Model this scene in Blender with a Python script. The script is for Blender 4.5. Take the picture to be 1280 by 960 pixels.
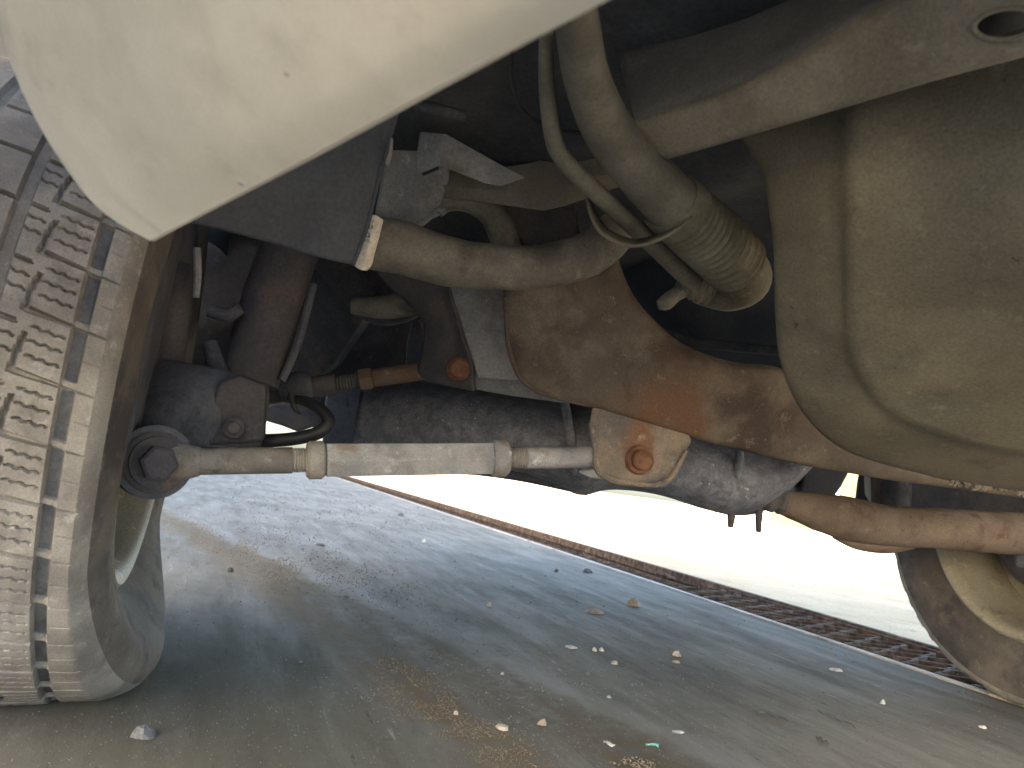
import bpy, math, random
from mathutils import Vector, Matrix, noise
random.seed(7)
D = bpy.data; S = bpy.context.scene
for o in list(D.objects): D.objects.remove(o)

# ------------------------------------------------------------------ camera
CAM = Vector((0, 0, .28)); TH = math.radians(7.86); PI_ = math.radians(7.0)
_f = Vector((0, math.cos(PI_), math.sin(PI_))); _r0 = Vector((1, 0, 0)); _u0 = Vector((0, -math.sin(PI_), math.cos(PI_)))
_r = _r0*math.cos(TH) + _u0*math.sin(TH); _u = -_r0*math.sin(TH) + _u0*math.cos(TH)
cd = D.cameras.new('camera'); cam = D.objects.new('camera', cd); S.collection.objects.link(cam)
M = Matrix((_r, _u, -_f)).transposed().to_4x4(); M.translation = CAM; cam.matrix_world = M
cd.sensor_width = 36; cd.lens = 27; cd.clip_start = .01; cd.clip_end = 1000
cd.dof.use_dof = True; cd.dof.focus_distance = .95; cd.dof.aperture_fstop = 11
S.camera = cam
# ------------------------------------------------------------------ light
SUN_EL, SUN_AZ = math.radians(22), math.radians(-136)      # azimuth clockwise from +Y
w = D.worlds.new('World'); S.world = w; w.use_nodes = True
nt = w.node_tree; bg = nt.nodes['Background']; sky = nt.nodes.new('ShaderNodeTexSky'); sky.sky_type = 'NISHITA'
sky.sun_disc = False; sky.sun_elevation = SUN_EL; sky.sun_rotation = SUN_AZ; sky.dust_density = 3.2; sky.ozone_density = .85; sky.air_density = 1.0
nt.links.new(sky.outputs[0], bg.inputs[0]); bg.inputs[1].default_value = .15
sd = D.lights.new('sun', 'SUN'); sd.energy = 5.0; sd.angle = math.radians(.53); sd.color = (1, .95, .88)
sun = D.objects.new('sun', sd); S.collection.objects.link(sun)
dv = Vector((math.sin(SUN_AZ)*math.cos(SUN_EL), math.cos(SUN_AZ)*math.cos(SUN_EL), math.sin(SUN_EL)))
sun.rotation_euler = dv.to_track_quat('Z', 'Y').to_euler(); sun.location = dv*20
S.view_settings.view_transform = 'Standard'; S.view_settings.look = 'None'
S.view_settings.exposure = 3.15; S.view_settings.gamma = 1
S.render.engine = 'CYCLES'
try:
    S.cycles.max_bounces = 8; S.cycles.diffuse_bounces = 6
except Exception: pass

# ------------------------------------------------------------------ frames
def P(x, y, d): return CAM + d*(_f + (x-640)/960*_r - (y-480)/960*_u)
def G(x, y, z=0):
    v = _f + (x-640)/960*_r - (y-480)/960*_u
    return CAM + v*((z-CAM.z)/v.z)
AN = math.radians(20); A = Vector((math.cos(AN), math.sin(AN), 0)); F = Vector((-math.sin(AN), math.cos(AN), 0)); Z = Vector((0, 0, 1))
O = Vector((-.405, .905, 0))                       # inner face of the near wheel, on the ground
def K(l, fw, z): return O + l*A + fw*F + z*Z       # car frame: lateral (inboard), along the car, up
def PK(x, y, l):                                   # pixel ray met with a plane of constant lateral position
    v = _f + (x-640)/960*_r - (y-480)/960*_u
    t = ((O - CAM).dot(A) + l)/v.dot(A); return CAM + v*t

# ------------------------------------------------------------------ object helpers
def link(o, parent=None):
    S.collection.objects.link(o)
    if parent:
        o.parent = parent; o.matrix_parent_inverse = Matrix.Translation(-ROOTLOC.get(parent.name, Vector()))
    return o
ROOTLOC = {}
def empty(name, loc, label, cat, group=None):
    o = D.objects.new(name, None); o.location = loc; o.empty_display_size = .1; S.collection.objects.link(o)
    ROOTLOC[o.name] = Vector(loc); o['label'] = label; o['category'] = cat
    if group: o['group'] = group
    return o
def mesh(name, vs, fs, mat, parent=None, smooth=True, bevel=0, sub=0, solid=0, sharp=40):
    me = D.meshes.new(name); me.from_pydata([tuple(v) for v in vs], [], fs); me.update()
    me.materials.append(MT[mat])
    o = D.objects.new(name, me); link(o, parent)
    if smooth:
        me.polygons.foreach_set('use_smooth', [True]*len(me.polygons))
        try: me.set_sharp_from_angle(angle=math.radians(sharp))
        except Exception: pass
    if solid:
        m = o.modifiers.new('s', 'SOLIDIFY'); m.thickness = solid; m.offset = 0
    if bevel:
        m = o.modifiers.new('b', 'BEVEL'); m.width = bevel; m.segments = 3; m.limit_method = 'ANGLE'; m.angle_limit = math.radians(40)
    if sub:
        m = o.modifiers.new('u', 'SUBSURF'); m.levels = sub; m.render_levels = sub
    return o
def cr(p, t):                                      # Catmull-Rom through p (tuples), t in 0..len-1
    n = len(p); i = min(int(t), n-2); u = t-i
    a = p[max(i-1, 0)]; b = p[i]; c = p[i+1]; d = p[min(i+2, n-1)]
    return tuple(.5*(2*b[k] + (c[k]-a[k])*u + (2*a[k]-5*b[k]+4*c[k]-d[k])*u*u + (3*b[k]-a[k]-3*c[k]+d[k])*u**3) for k in range(len(b)))
def sweep(pts, rads, n=20, cap=True, flat=None):
    vs = []; fs = []; T = []
    for i in range(len(pts)):
        T.append((pts[min(i+1, len(pts)-1)] - pts[max(i-1, 0)]).normalized())
    u = T[0].orthogonal().normalized()
    for i, p in enumerate(pts):
        u = (u - T[i]*u.dot(T[i])).normalized(); v = T[i].cross(u)
        if flat is not None:
            e1 = (flat - T[i]*flat.dot(T[i])).normalized(); e2 = T[i].cross(e1)
        for k in range(n):
            a = 2*math.pi*k/n
            vs.append(p + rads[i]*(math.cos(a)*u + math.sin(a)*v))
    for i in range(len(pts)-1):
        for k in range(n):
            fs.append((i*n+k, i*n+(k+1) % n, (i+1)*n+(k+1) % n, (i+1)*n+k))
    if cap:
        fs.append(tuple(range(n-1, -1, -1))); b = (len(pts)-1)*n; fs.append(tuple(range(b, b+n)))
    return vs, fs
def tube(name, pp, mat, parent, n=20, seg=8, rough=0, **kw):       # pp: (px,py,depth,radius_px)
    L = []
    for j in range((len(pp)-1)*seg+1): L.append(cr(pp, j/seg))
    pts = [P(a, b, d) for a, b, d, r in L]; rads = [r*d/960 for a, b, d, r in L]
    vs, fs = sweep(pts, rads, n)
    if rough:
        vs = [v + noise.noise_vector(v*60)*rough for v in vs]
    return mesh(name, vs, fs, mat, parent, **kw)
def lathe(name, a, b, prof, mat, parent, n=28, rot=0, **kw):       # prof: (t along a->b in metres, radius in metres)
    ax = (b-a).normalized(); u = ax.orthogonal().normalized(); v = ax.cross(u); vs = []; fs = []
    for t, r in prof:
        for k in range(n):
            q = 2*math.pi*k/n + rot; vs.append(a + ax*t + r*(math.cos(q)*u + math.sin(q)*v))
    for i in range(len(prof)-1):
        for k in range(n): fs.append((i*n+k, i*n+(k+1) % n, (i+1)*n+(k+1) % n, (i+1)*n+k))
    fs.append(tuple(range(n-1, -1, -1))); c = (len(prof)-1)*n; fs.append(tuple(range(c, c+n)))
    return mesh(name, vs, fs, mat, parent, **kw)
def sheet(name, rows, mat, parent, nu=8, nv=8, solid=.003, dent=0, fn=None, sharp=60, **kw):   # rows of (px,py,depth)
    R = []
    for r in rows:
        R.append([cr(r, j/nu) for j in range((len(r)-1)*nu+1)])
    vs = []; m = len(R[0]); nr = (len(R)-1)*nv+1
    for i in range(nr):
        for j in range(m):
            q = cr([R[k][j] for k in range(len(R))], i/nv)
            v = P(*q)
            if fn: v = v + _f*fn(i/(nr-1), j/(m-1))
            if dent: v = v + noise.noise_vector(v*14)*dent
            vs.append(v)
    fs = [(i*m+j, i*m+j+1, (i+1)*m+j+1, (i+1)*m+j) for i in range(nr-1) for j in range(m-1)]
    return mesh(name, vs, fs, mat, parent, solid=solid, sharp=sharp, **kw)
def plate(name, outline, plane, th, mat, parent, bevel=.003, rnd=0, **kw):   # outline px; plane three (px,py,d)
    a, b, c = [P(*q) for q in plane]; nrm = (b-a).cross(c-a).normalized()
    if nrm.dot(_f) < 0: nrm = -nrm
    if rnd:
        new = []; k = len(outline)
        for i in range(k):
            p0, p1, p2 = outline[i-1], outline[i], outline[(i+1) % k]
            for t in (0, .25, .5, .75, 1):
                q0 = [p1[e] + (p0[e]-p1[e])*rnd for e in (0, 1)]; q2 = [p1[e] + (p2[e]-p1[e])*rnd for e in (0, 1)]
                new.append([(1-t)**2*q0[e] + 2*t*(1-t)*p1[e] + t*t*q2[e] for e in (0, 1)])
        outline = new
    fr = []
    for x, y in outline:
        v = _f + (x-640)/960*_r - (y-480)/960*_u
        fr.append(CAM + v*((a-CAM).dot(nrm)/v.dot(nrm)))
    n = len(fr); vs = fr + [v + nrm*th for v in fr]
    fs = [tuple(range(n)), tuple(range(2*n-1, n-1, -1))] + [(i, i+n, (i+1) % n+n, (i+1) % n) for i in range(n)]
    return mesh(name, vs, fs, mat, parent, smooth=True, bevel=bevel, sharp=35, **kw)
def boxk(name, l0, l1, f0, f1, z0, z1, mat, parent, bevel=.004, **kw):
    vs = [K(l, f, z) for z in (z0, z1) for f in (f0, f1) for l in (l0, l1)]
    fs = [(0, 2, 3, 1), (4, 5, 7, 6), (0, 1, 5, 4), (2, 6, 7, 3), (0, 4, 6, 2), (1, 3, 7, 5)]
    return mesh(name, vs, fs, mat, parent, smooth=False, bevel=bevel, **kw)

# ------------------------------------------------------------------ materials
MT = {}
def mat(name, c1, c2, scale=20, rough=.7, spec=.3, metal=0, bump=.25, fine=300, c3=None, s3=8, t3=.55, w3=.08, spots=None, spotc=None, spotscale=160, spott=.72,
        stretch=None, rust=None, coat=0, spread=.12, splat=.6, fa=.55):
    m = D.materials.new(name); m.use_nodes = True; t = m.node_tree; N = t.nodes; L = t.links; b = N['Principled BSDF']
    tc = N.new('ShaderNodeTexCoord'); co = tc.outputs['Object']
    if stretch:
        mp = N.new('ShaderNodeMapping'); mp.inputs['Rotation'].default_value = (0, 0, -AN); L.new(co, mp.inputs[0])
        m2 = N.new('ShaderNodeMapping'); m2.inputs['Scale'].default_value = stretch; L.new(mp.outputs[0], m2.inputs[0]); cs = m2.outputs[0]
    else: cs = co
    def nz(vec, s, det=8, ro=.6):
        n = N.new('ShaderNodeTexNoise'); n.inputs['Scale'].default_value = s; n.inputs['Detail'].default_value = det; n.inputs['Roughness'].default_value = ro
        L.new(vec, n.inputs['Vector']); return n.outputs['Fac']
    def ramp(x, lo, hi):
        r = N.new('ShaderNodeMapRange'); r.inputs[1].default_value = lo; r.inputs[2].default_value = hi; r.interpolation_type = 'SMOOTHSTEP'
        L.new(x, r.inputs[0]); return r.outputs[0]
    def mix(f, a, c):
        x = N.new('ShaderNodeMix'); x.data_type = 'RGBA'; L.new(f, x.inputs[0])
        for s, v in ((6, a), (7, c)):
            if isinstance(v, tuple): x.inputs[s].default_value = (*v, 1)
            else: L.new(v, x.inputs[s])
        return x.outputs[2]
    n1 = nz(cs, scale); col = mix(ramp(n1, .5-spread, .5+spread), c1, c2)
    if c3: col = mix(ramp(nz(co, s3, 6), t3-w3, t3+w3), col, c3)
    if rust:
        ctr, rad, rc = rust
        vm = N.new('ShaderNodeVectorMath'); vm.operation = 'DISTANCE'; L.new(co, vm.inputs[0]); vm.inputs[1].default_value = ctr
        ds = N.new('ShaderNodeMath'); ds.operation = 'MULTIPLY_ADD'; L.new(nz(co, 22, 8), ds.inputs[0]); ds.inputs[1].default_value = rad*2.6; L.new(vm.outputs['Value'], ds.inputs[2])
        col = mix(ramp(ds.outputs[0], rad*2.35, rad*1.45), col, rc)
    if splat:
        lt_ = tuple(min(.8, .5*(a_+b_)*1.9) for a_, b_ in zip(c1, c2)); dk_ = tuple(.5*(a_+b_)*.45 for a_, b_ in zip(c1, c2))
        s1 = nz(co, 48, 10, .75); s2 = nz(co, 17, 10, .7)
        f1 = N.new('ShaderNodeMath'); f1.operation = 'MULTIPLY'; L.new(ramp(s1, .56, .68), f1.inputs[0]); f1.inputs[1].default_value = splat
        col = mix(f1.outputs[0], col, lt_)
        f2 = N.new('ShaderNodeMath'); f2.operation = 'MULTIPLY'; L.new(ramp(s2, .44, .30), f2.inputs[0]); f2.inputs[1].default_value = splat*1.2; f2.use_clamp = True
        col = mix(f2.outputs[0], col, dk_)
    fn = nz(co, fine, 4, .7)
    dk = N.new('ShaderNodeMix'); dk.data_type = 'RGBA'; dk.blend_type = 'MULTIPLY'; dk.inputs[0].default_value = fa
    L.new(col, dk.inputs[6]); g = N.new('ShaderNodeMapRange'); g.inputs[1].default_value = .3; g.inputs[2].default_value = .7; g.inputs[3].default_value = .55; g.inputs[4].default_value = 1.35
    L.new(fn, g.inputs[0]); L.new(g.outputs[0], dk.inputs[7]); dk.clamp_result = False; col = dk.outputs[2]
    if spotc: col = mix(ramp(nz(co, spotscale, 2, .5), spott, spott+.04), col, spotc)
    L.new(col, b.inputs['Base Color'])
    rr = N.new('ShaderNodeMapRange'); rr.inputs[3].default_value = rough-.1; rr.inputs[4].default_value = min(1, rough+.12); L.new(n1, rr.inputs[0]); L.new(rr.outputs[0], b.inputs['Roughness'])
    b.inputs['Metallic'].default_value = metal; b.inputs['Specular IOR Level'].default_value = spec
    if coat: b.inputs['Coat Weight'].default_value = coat; b.inputs['Coat Roughness'].default_value = .25
    if bump:
        a1 = N.new('ShaderNodeMath'); a1.operation = 'MULTIPLY_ADD'; L.new(n1, a1.inputs[0]); a1.inputs[1].default_value = 1.5; L.new(fn, a1.inputs[2])
        bp = N.new('ShaderNodeBump'); bp.inputs['Strength'].default_value = bump; bp.inputs['Distance'].default_value = .002; L.new(a1.outputs[0], bp.inputs['Height']); L.new(bp.outputs[0], b.inputs['Normal'])
    MT[name] = m; return m
mat('beige paint', (.60, .58, .515), (.69, .67, .605), 5, .45, .4, bump=.04, fine=900, c3=(.54, .52, .455), s3=22, t3=.60, w3=.16, spotc=(.2, .19, .18), spotscale=60, spott=.735, coat=.12, splat=.18, fa=.15)
mat('dusty underbody', (.135, .122, .095), (.185, .168, .132), 7, .8, .15, bump=.1, fine=420, c3=(.115, .112, .092), s3=5, t3=.6, spotc=(.07, .06, .048), spotscale=70, spott=.74, splat=.3)
mat('dusty rail', (.125, .115, .098), (.185, .17, .145), 12, .7, .25, bump=.12, fine=400, splat=.35)
mat('black plastic', (.030, .038, .054), (.048, .057, .075), 8, .6, .3, bump=.05, splat=.25)  # blue tint imitates the hazy lens veil over dark parts
mat('dark chassis', (.055, .060, .078), (.09, .094, .112), 14, .8, .2, c3=(.11, .10, .10), s3=11, t3=.6)  # lifted and blued to carry the veiling glare in the colour
mat('floor coating', (.045, .051, .064), (.068, .074, .088), 10, .85, .2, bump=.3, fine=200, splat=.3)  # bluish cast painted in for the same veil
mat('brown chassis', (.058, .057, .068), (.09, .082, .086), 16, .8, .2, c3=(.11, .08, .068), s3=18, t3=.66, splat=.4)  # leans blue-grey, standing in for haze in the wheel well
mat('grey chassis', (.19, .195, .21), (.27, .27, .275), 14, .7, .3, c3=(.14, .12, .10), s3=9, t3=.6)
RP = P(840, 525, .87)
mat('rusty subframe', (.115, .095, .078), (.18, .15, .118), 15, .8, .2, bump=.6, fine=500, c3=(.075, .058, .050), s3=12, t3=.56, rust=(tuple(RP), .078, (.155, .092, .058)))
mat('rusty bracket', (.175, .150, .128), (.26, .215, .175), 26, .8, .25, bump=.7, fine=500, c3=(.12, .115, .12), s3=24, t3=.52, rust=(tuple(P(800, 545, .87)), .03, (.20, .11, .07)))
mat('dusty arm', (.135, .125, .11), (.215, .20, .17), 18, .7, .3, bump=.3, c3=(.10, .09, .08), s3=14, t3=.58)
mat('link steel', (.25, .255, .28), (.37, .375, .40), 26, .6, .4, bump=.6, fine=600, c3=(.24, .20, .175), s3=34, t3=.62, splat=.9)
mat('rod steel', (.14, .132, .13), (.205, .19, .18), 30, .65, .35, bump=.5, fine=600, c3=(.14, .10, .08), s3=34, t3=.62, splat=.8)
mat('nut steel', (.22, .21, .205), (.31, .295, .28), 50, .65, .35, bump=.3, fine=700)
mat('red rust', (.16, .075, .05), (.25, .135, .09), 60, .85, .2, bump=1, fine=900, splat=.8)
mat('orange rust', (.13, .082, .058), (.12, .10, .09), 45, .85, .2, bump=.8, fine=800, splat=.8)
mat('pink rust', (.125, .094, .076), (.18, .142, .116), 14, .75, .25, bump=.7, fine=600, c3=(.095, .062, .046), s3=26, t3=.62, spotc=(.03, .022, .02), spotscale=240, spott=.68, splat=.5)
mat('axle casing', (.15, .165, .21), (.22, .235, .285), 40, .7, .3, bump=1, fine=260, c3=(.13, .14, .175), s3=60, t3=.55, spotc=(.5, .5, .52), spotscale=150, spott=.705, splat=.25)
mat('tyre rubber', (.20, .185, .172), (.29, .272, .25), 18, .85, .2, bump=.3, fine=700, c3=(.15, .14, .14), s3=16, t3=.6, w3=.12, splat=.5)
mat('sidewall rubber', (.078, .070, .066), (.135, .119, .108), 9, .8, .25, bump=.25, fine=600, c3=(.055, .05, .054), s3=14, t3=.56, splat=.6)
mat('groove rubber', (.085, .086, .095), (.13, .13, .135), 30, .7, .25, bump=.15, splat=.6)  # darker rubber, used inside the main tread groove
mat('web coating', (.085, .088, .095), (.12, .122, .126), 9, .85, .2, bump=.15, fine=300, splat=.3)
mat('rim paint', (.24, .225, .185), (.30, .28, .235), 8, .55, .35, bump=.1)
mat('hose rubber', (.105, .098, .075), (.155, .145, .112), 20, .7, .25, bump=.15, splat=.35)
mat('tube steel', (.105, .10, .085), (.155, .148, .125), 20, .55, .35, bump=.15, splat=.35)
mat('black rubber', (.015, .017, .022), (.03, .03, .034), 20, .5, .4, bump=.1)
mat('sticker paper', (.62, .56, .47), (.72, .68, .60), 40, .6, .3, bump=.05)
mat('sticker ink', (.03, .03, .035), (.05, .05, .05), 40, .6, .3, bump=0)
mat('grate iron', (.055, .038, .029), (.125, .085, .06), 40, .9, .1, bump=.8, fine=500, c3=(.17, .14, .115), s3=18, t3=.62)
mat('channel dirt', (.03, .024, .02), (.07, .055, .045), 20, .9, .1, bump=1)
mat('frame steel', (.30, .28, .25), (.42, .38, .33), 12, .7, .3, bump=.3, c3=(.16, .11, .08), s3=9, t3=.62)
mat('pale concrete', (.52, .385, .235), (.60, .455, .29), 2.0, .9, .1, bump=.2, fine=120, c3=(.44, .32, .19), s3=3, t3=.62)
mat('wall plaster', (.62, .58, .46), (.70, .66, .54), 1.2, .85, .2, bump=.1)
mat('shaded panel', (.085, .072, .042), (.10, .085, .052), 1.2, .85, .2, bump=.1)  # low albedo paints in the shade on the far wall panels
mat('post plaster', (.74, .73, .70), (.8, .79, .76), 1.2, .85, .2, bump=.1)
for nm, c in (('pale stone', (.40, .36, .31)), ('pink stone', (.30, .245, .20)), ('grey stone', (.15, .15, .155)), ('dark stone', (.10, .095, .10)), ('white scrap', (.50, .49, .47)), ('sand grain', (.22, .18, .13)), ('grey grain', (.26, .25, .235)), ('dark grain', (.07, .062, .055)), ('leaf brown', (.13, .09, .05)), ('turquoise scrap', (.25, .55, .52))):
    mat(nm, tuple(x*.85 for x in c), tuple(min(.9, x*1.15) for x in c), 60, .8, .25, bump=.5, fine=500)

def concrete():
    m = D.materials.new('stained concrete'); m.use_nodes = True; t = m.node_tree; N = t.nodes; L = t.links; b = N['Principled BSDF']
    tc = N.new('ShaderNodeTexCoord'); co = tc.outputs['Object']
    rot = N.new('ShaderNodeMapping'); rot.inputs['Rotation'].default_value = (0, 0, -AN); L.new(co, rot.inputs[0])
    def st(sx, sy):
        q = N.new('ShaderNodeMapping'); q.inputs['Scale'].default_value = (sx, sy, 1); L.new(rot.outputs[0], q.inputs[0]); return q.outputs[0]
    def nz(v, s, det=8, ro=.6, dist=0):
        n = N.new('ShaderNodeTexNoise'); n.inputs['Scale'].default_value = s; n.inputs['Detail'].default_value = det; n.inputs['Roughness'].default_value = ro; n.inputs['Distortion'].default_value = dist
        L.new(v, n.inputs['Vector']); return n.outputs['Fac']
    def ramp(x, lo, hi, a=0, c=1):
        r = N.new('ShaderNodeMapRange'); r.inputs[1].default_value = lo; r.inputs[2].default_value = hi; r.inputs[3].default_value = a; r.inputs[4].default_value = c; r.interpolation_type = 'SMOOTHSTEP'
        L.new(x, r.inputs[0]); return r.outputs[0]
    def mix(f, a, c, blend='MIX'):
        x = N.new('ShaderNodeMix'); x.data_type = 'RGBA'; x.blend_type = blend
        if isinstance(f, float): x.inputs[0].default_value = f
        else: L.new(f, x.inputs[0])
        for s, v in ((6, a), (7, c)):
            if isinstance(v, tuple): x.inputs[s].default_value = (*v, 1)
            else: L.new(v, x.inputs[s])
        return x.outputs[2]
    def mul(a, c):
        x = N.new('ShaderNodeMath'); x.operation = 'MULTIPLY'
        for s, v in ((0, a), (1, c)):
            if isinstance(v, float): x.inputs[s].default_value = v
            else: L.new(v, x.inputs[s])
        return x.outputs[0]
    big = nz(co, 2.2, 10, .65); streak = nz(st(1.0, .16), 14, 12, .72, .3); fstreak = nz(st(1.0, .10), 75, 8, .75); fine = nz(co, 420, 3, .7); mid = nz(co, 34, 12, .75); grit = nz(co, 130, 6, .8)
    col = mix(ramp(big, .38, .62), (.136, .128, .110), (.177, .166, .142))
    col = mix(mul(ramp(streak, .48, .64), .42), col, (.24, .227, .20))
    col = mix(mul(ramp(streak, .47, .35), .45), col, (.09, .086, .08))
    col = mix(mul(ramp(mid, .54, .70), .6), col, (.205, .194, .175))
    col = mix(mul(ramp(mid, .45, .30), .6), col, (.075, .074, .073))
    col = mix(mul(ramp(fstreak, .60, .66), ramp(big, .46, .60)), col, (.36, .355, .35))
    col = mix(mul(ramp(fstreak, .42, .34), ramp(mid, .45, .58)), col, (.042, .04, .04))
    col = mix(mul(ramp(nz(co, 6.5, 12, .75), .57, .66), .8), col, (.165, .138, .098))
    col = mix(mul(ramp(grit, .62, .70), .45), col, (.26, .25, .235)); col = mix(mul(ramp(grit, .38, .30), .45), col, (.05, .05, .05))
    col = mix(ramp(fine, .71, .75), col, (.36, .35, .33)); col = mix(ramp(fine, .30, .25), col, (.035, .035, .035))
    def dotp(vec, off):
        v = N.new('ShaderNodeVectorMath'); v.operation = 'DOT_PRODUCT'; L.new(co, v.inputs[0]); v.inputs[1].default_value = vec
        x = N.new('ShaderNodeMath'); x.operation = 'ADD'; L.new(v.outputs['Value'], x.inputs[0]); x.inputs[1].default_value = off
        return x.outputs[0]
    def band_(k, c0, wid, amp):                        # dirt tracks, and one stain with painted shade: | l + k*fw - c0 + noise | < wid
        vec = A + F*k; d = dotp(tuple(vec), -O.dot(vec)-c0)
        y = N.new('ShaderNodeMath'); y.operation = 'MULTIPLY_ADD'; L.new(nz(co, 5, 10, .7), y.inputs[0]); y.inputs[1].default_value = amp; y.inputs[2].default_value = -amp*.5
        z_ = N.new('ShaderNodeMath'); z_.operation = 'ADD'; L.new(d, z_.inputs[0]); L.new(y.outputs[0], z_.inputs[1])
        a_ = N.new('ShaderNodeMath'); a_.operation = 'ABSOLUTE'; L.new(z_.outputs[0], a_.inputs[0])
        return ramp(a_.outputs[0], wid, wid*.15)
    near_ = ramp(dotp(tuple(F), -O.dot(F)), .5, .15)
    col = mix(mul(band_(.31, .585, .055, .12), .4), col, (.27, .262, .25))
    col = mix(mul(mul(band_(.21, .345, .075, .16), ramp(mid, .36, .52)), .8), col, (.155, .118, .072))
    col = mix(mul(mul(band_(.30, .49, .12, .22), ramp(mid, .38, .54)), .75), col, (.12, .095, .062))
    col = mix(mul(mul(band_(.20, .10, .26, .14), near_), .55), col, (.075, .074, .056))  # olive ground stain, with part of the shadow beside the tyre painted in
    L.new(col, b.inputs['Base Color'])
    L.new(ramp(streak, .35, .65, .95, .7), b.inputs['Roughness']); b.inputs['Specular IOR Level'].default_value = .08
    a1 = N.new('ShaderNodeMath'); a1.operation = 'MULTIPLY_ADD'; L.new(mid, a1.inputs[0]); a1.inputs[1].default_value = 2.0; L.new(fine, a1.inputs[2])
    bp = N.new('ShaderNodeBump'); bp.inputs['Strength'].default_value = .4; bp.inputs['Distance'].default_value = .002; L.new(a1.outputs[0], bp.inputs['Height']); L.new(bp.outputs[0], b.inputs['Normal'])
    MT['stained concrete'] = m
concrete()

# ================================================================== setting
GL, GR, GD = 1.515, 1.86, .14
def strip(name, l0, l1, f0, f1, z, m):
    o = mesh(name, [K(l0, f0, z), K(l1, f0, z), K(l1, f1, z), K(l0, f1, z)], [(0, 1, 2, 3)], m, smooth=False); o['kind'] = 'structure'; return o
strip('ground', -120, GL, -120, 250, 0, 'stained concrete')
strip('pavement', GR, 160, -120, 250, 0, 'pale concrete')
vs = [K(l, f, z) for f in (-120, 250) for l, z in ((GL, 0), (GL, -GD), (GR, -GD), (GR, 0))]
ch = mesh('drain_channel', vs, [(0, 1, 5, 4), (1, 2, 6, 5), (2, 3, 7, 6)], 'channel dirt', smooth=False); ch['kind'] = 'structure'
for l0, l1 in ((GL-.016, GL+.006), (GR-.006, GR+.018)):                # steel angle frame of the channel
    f = -3.
    while f < 14:
        e = mesh('channel_frame', [K(l, q, z) for q in (f+.002, f+1.998) for l, z in ((l0, -.03), (l1, -.03), (l1, .004), (l0, .004))],
                 [(0, 1, 2, 3), (7, 6, 5, 4), (0, 4, 5, 1), (1, 5, 6, 2), (2, 6, 7, 3), (3, 7, 4, 0)], 'frame steel' if l0 < GL else 'grate iron', ch, smooth=False, bevel=.0015)
        f += 2

# grates: cells between wavy bars
def grate(f0, f1, label, dz=0):
    r = empty('drain_grate', K((GL+GR)/2, (f0+f1)/2, -.03), label, 'drain grate', 'iron grates along the drain')
    a, b = GL+.008, GR-.008; nb = 4; W = (b-a-.02)/nb; pitch = .085
    for s, l in ((0, a), (1, b-.012)):
        vs = [K(q, f, z+dz) for f in (f0, f1) for q, z in ((l, -.032), (l+.012, -.032), (l+.012, -.002), (l, -.002))]
        mesh('side_rail', vs, [(0, 1, 2, 3), (7, 6, 5, 4), (0, 4, 5, 1), (1, 5, 6, 2), (2, 6, 7, 3), (3, 7, 4, 0)], 'grate iron', r, smooth=False, bevel=.001)
    for i in range(nb-1):
        lc = a + .01 + W*(i+1); vs = []; fs = []; n = int((f1-f0)/pitch*8)
        for k in range(n+1):
            f = f0 + (f1-f0)*k/n; q = (f/pitch) % 1; tri = max(-1, min(1, 3*(abs(q-.5)*4-1)*.55)); l = lc + (1 if i % 2 else -1)*tri*W*.46
            for o2, z in ((-.006, -.03), (.006, -.03), (.010, -.003), (-.010, -.003)): vs.append(K(l+o2, f, z+dz+.0012*noise.noise(K(l, f, 0)*40)))
        for k in range(n):
            for e in range(4): fs.append((k*4+e, k*4+(e+1) % 4, k*4+4+(e+1) % 4, k*4+4+e))
        fs += [(3, 2, 1, 0), (n*4, n*4+1, n*4+2, n*4+3)]
        mesh('wavy_bar', vs, fs, 'grate iron', r, smooth=False)
    return r
grate(-.95, .18, 'rusty drain grate under the far tyre, nearest the camera')
grate(.20, 1.34, 'rusty iron drain grate with clear openings left of the far tyre')
grate(1.37, 2.5, 'sunken rusty grate section clogged with debris in mid channel', -.035)
grate(2.52, 3.65, 'rusty grate section second from the far end of the drain', -.05)
grate(3.67, 4.8, 'dark far grate section seen under the hexagonal sleeve', -.05)

# far wall
W0 = K(9.6, 14.5, 0); wd = Vector((.985, -.17, 0)).normalized(); wn = Vector((-wd.y, wd.x, 0))
bw = empty('boundary_wall', W0, 'pale cream boundary wall with white posts far behind the car', 'wall')
def wbox(name, s0, s1, n0, n1, z0, z1, m):
    vs = [W0 + wd*s + wn*n_ + Z*z for z in (z0, z1) for n_ in (n0, n1) for s in (s0, s1)]
    mesh(name, vs, [(0, 2, 3, 1), (4, 5, 7, 6), (0, 1, 5, 4), (2, 6, 7, 3), (0, 4, 6, 2), (1, 3, 7, 5)], m, bw, smooth=False, bevel=.01)
for i in range(1, 8):
    s = i*1.45 + .95
    wbox('panel', s+.12, s+1.33, .05, .2, .06, 2.3, 'shaded panel'); wbox('post', s-.115, s+.115, 0, .25, 0, 2.4, 'post plaster')
wbox("plinth", 2.25, 12.6, -.03, .26, 0, .055, 'wall plaster')

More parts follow.
